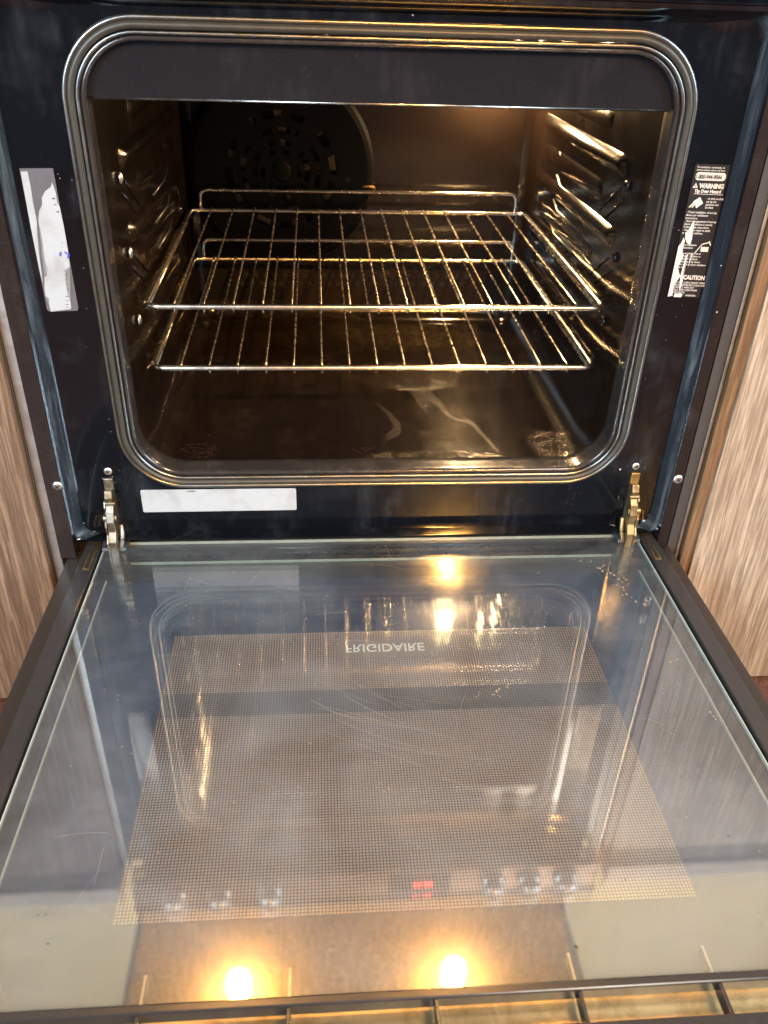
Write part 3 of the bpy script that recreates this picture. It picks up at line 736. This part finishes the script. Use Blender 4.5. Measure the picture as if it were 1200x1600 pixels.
o = link('crumbs', bm, M['crumb']); o['kind'] = 'stuff'; o['label'] = 'tiny dark burnt crumbs scattered over the open door glass'; o['category'] = 'crumbs'

# ---- control panel above the opening (seen mirrored in the door glass)
cp = BX('control_panel', M['panel'], oven, -.375, .375, .800, .8335, .603, .662, bevel=.003)
BX('display_window', M['panelglass'], cp, .030, .130, .7978, .7998, .609, .650)
text('clock_digits', '01:38', .0145, M['digits'], cp, Matrix(((1, 0, 0, .070), (0, 0, -1, .7972), (0, 1, 0, .628), (0, 0, 0, 1))), .0006)
for x in (-.31, -.24, -.16, .20, .26, .32):
    bm = nb(); tube(bm, [(x, .800, .632), (x, .790, .632)], .020, 28); tube(bm, [(x, .790, .632), (x, .775, .632)], .015, 28); link('knob', bm, M['knob'], cp, True)
BX('cooktop', M['cooktop'], oven, -.378, .378, .800, 1.49, .6645, .680, bevel=.003)

# ------------------------------------------------------------ oven racks
def rack(z, y0, y1, n, label):
    t = empty('oven_rack', (0, y0, z), label, 'oven rack', 'wire racks in the oven')
    hx0, hx1 = .2630, .2715; D = y1 - y0
    def PX(x, y): return x * (hx0 + (hx1 - hx0) * y / D) / hx0
    bm = nb()
    tube(bm, fillet([(-hx0, 0, 0), (hx0, 0, 0), (hx1, D, 0), (-hx1, D, 0)], .016, 6, True), .0034, 10, closed=True)
    link('frame', bm, M['steel'], t, True)
    bm = nb(); tube(bm, fillet([(-.255, D, .0), (-.255, D + .004, .030), (.255, D + .004, .030), (.255, D, .0)], .012, 6), .0028, 10)
    link('back_riser', bm, M['steel'], t, True)
    for s in (-1, 1):
        bm = nb(); tube(bm, [(s * (hx0 + .001), .02, -.008), (s * (hx1 + .001), D - .05, -.008)], .0024, 8); link('side_runner', bm, M['wire'], t, True)
    cb = None
    for i in range(n):
        x = -hx0 + 2 * hx0 * (i + 1) / (n + 1); xx = PX(x, D)
        bm = nb(); zz = .0012
        tube(bm, fillet([(x, -.0005, -.0062), (x, -.0005, zz + .001), (x, .004, zz + .0022), (xx, D, zz + .0030)], .003, 3), .00125, 7)
        link('crossbar', bm, M['wire'], t, True)
    return t
rack(.2770, .920, 1.395, 15, 'upper chrome wire oven rack across the middle of the cavity')
rack(.2035, .920, 1.380, 15, 'lower chrome wire oven rack beneath the other one')

# ------------------------------------------------------------ hood over the range (seen mirrored in the door glass)
hd = empty('range_hood', (0, 1.25, 1.45), 'metal range hood with a speckled filter and two warm lit lamps', 'range hood')
def HB(nm, mt, x0, x1, y0, y1, z0, z1, bevel=0): return BX(nm, mt, hd, x0, x1, y0 - 1.25, y1 - 1.25, z0 - 1.45, z1 - 1.45, bevel=bevel)
HB('canopy', M['panel'], -.56, .56, .93, 1.545, 1.456, 1.60, .004)
for x0, x1 in ((-.545, -.1835), (-.1815, .1815), (.1835, .545)):
    HB('filter', M['filter'], x0, x1, .95, 1.29, 1.4490, 1.4555)
HB('rear_panel', M['seal'], -.545, .545, 1.295, 1.54, 1.4500, 1.4555)
for x in (-.281, .232):
    bm = nb(); bmesh.ops.create_uvsphere(bm, u_segments=24, v_segments=14, radius=.027, matrix=Matrix.Translation((x, 1.07 - 1.25, -.052))); hb = link('lamp', bm, M['hoodbulb'], hd, True)
    bm = nb(); tube(bm, [(x, 1.07 - 1.25, -.030), (x, 1.07 - 1.25, .004)], .016, 28); link('lamp_ring', bm, M['lip'], hb, True)

pl = empty('pendant_lamp', (.53, -1.5, 1.80), 'warm pendant bulb on a short stem behind the viewer', 'lamp')
bm = nb(); bmesh.ops.create_uvsphere(bm, u_segments=24, v_segments=14, radius=.032); link('bulb', bm, M['pendant'], pl, True)
bm = nb(); tube(bm, [(0, 0, .04), (0, 0, .09)], .018, 16); tube(bm, [(0, 0, .09), (0, 0, .7)], .004, 8); link('stem', bm, M['plastic'], pl, True)
# ------------------------------------------------------------ shift oven parts so the oven origin sits at its base
bpy.context.view_layer.update()
for c in oven.children:
    c.location = c.location - oven_off
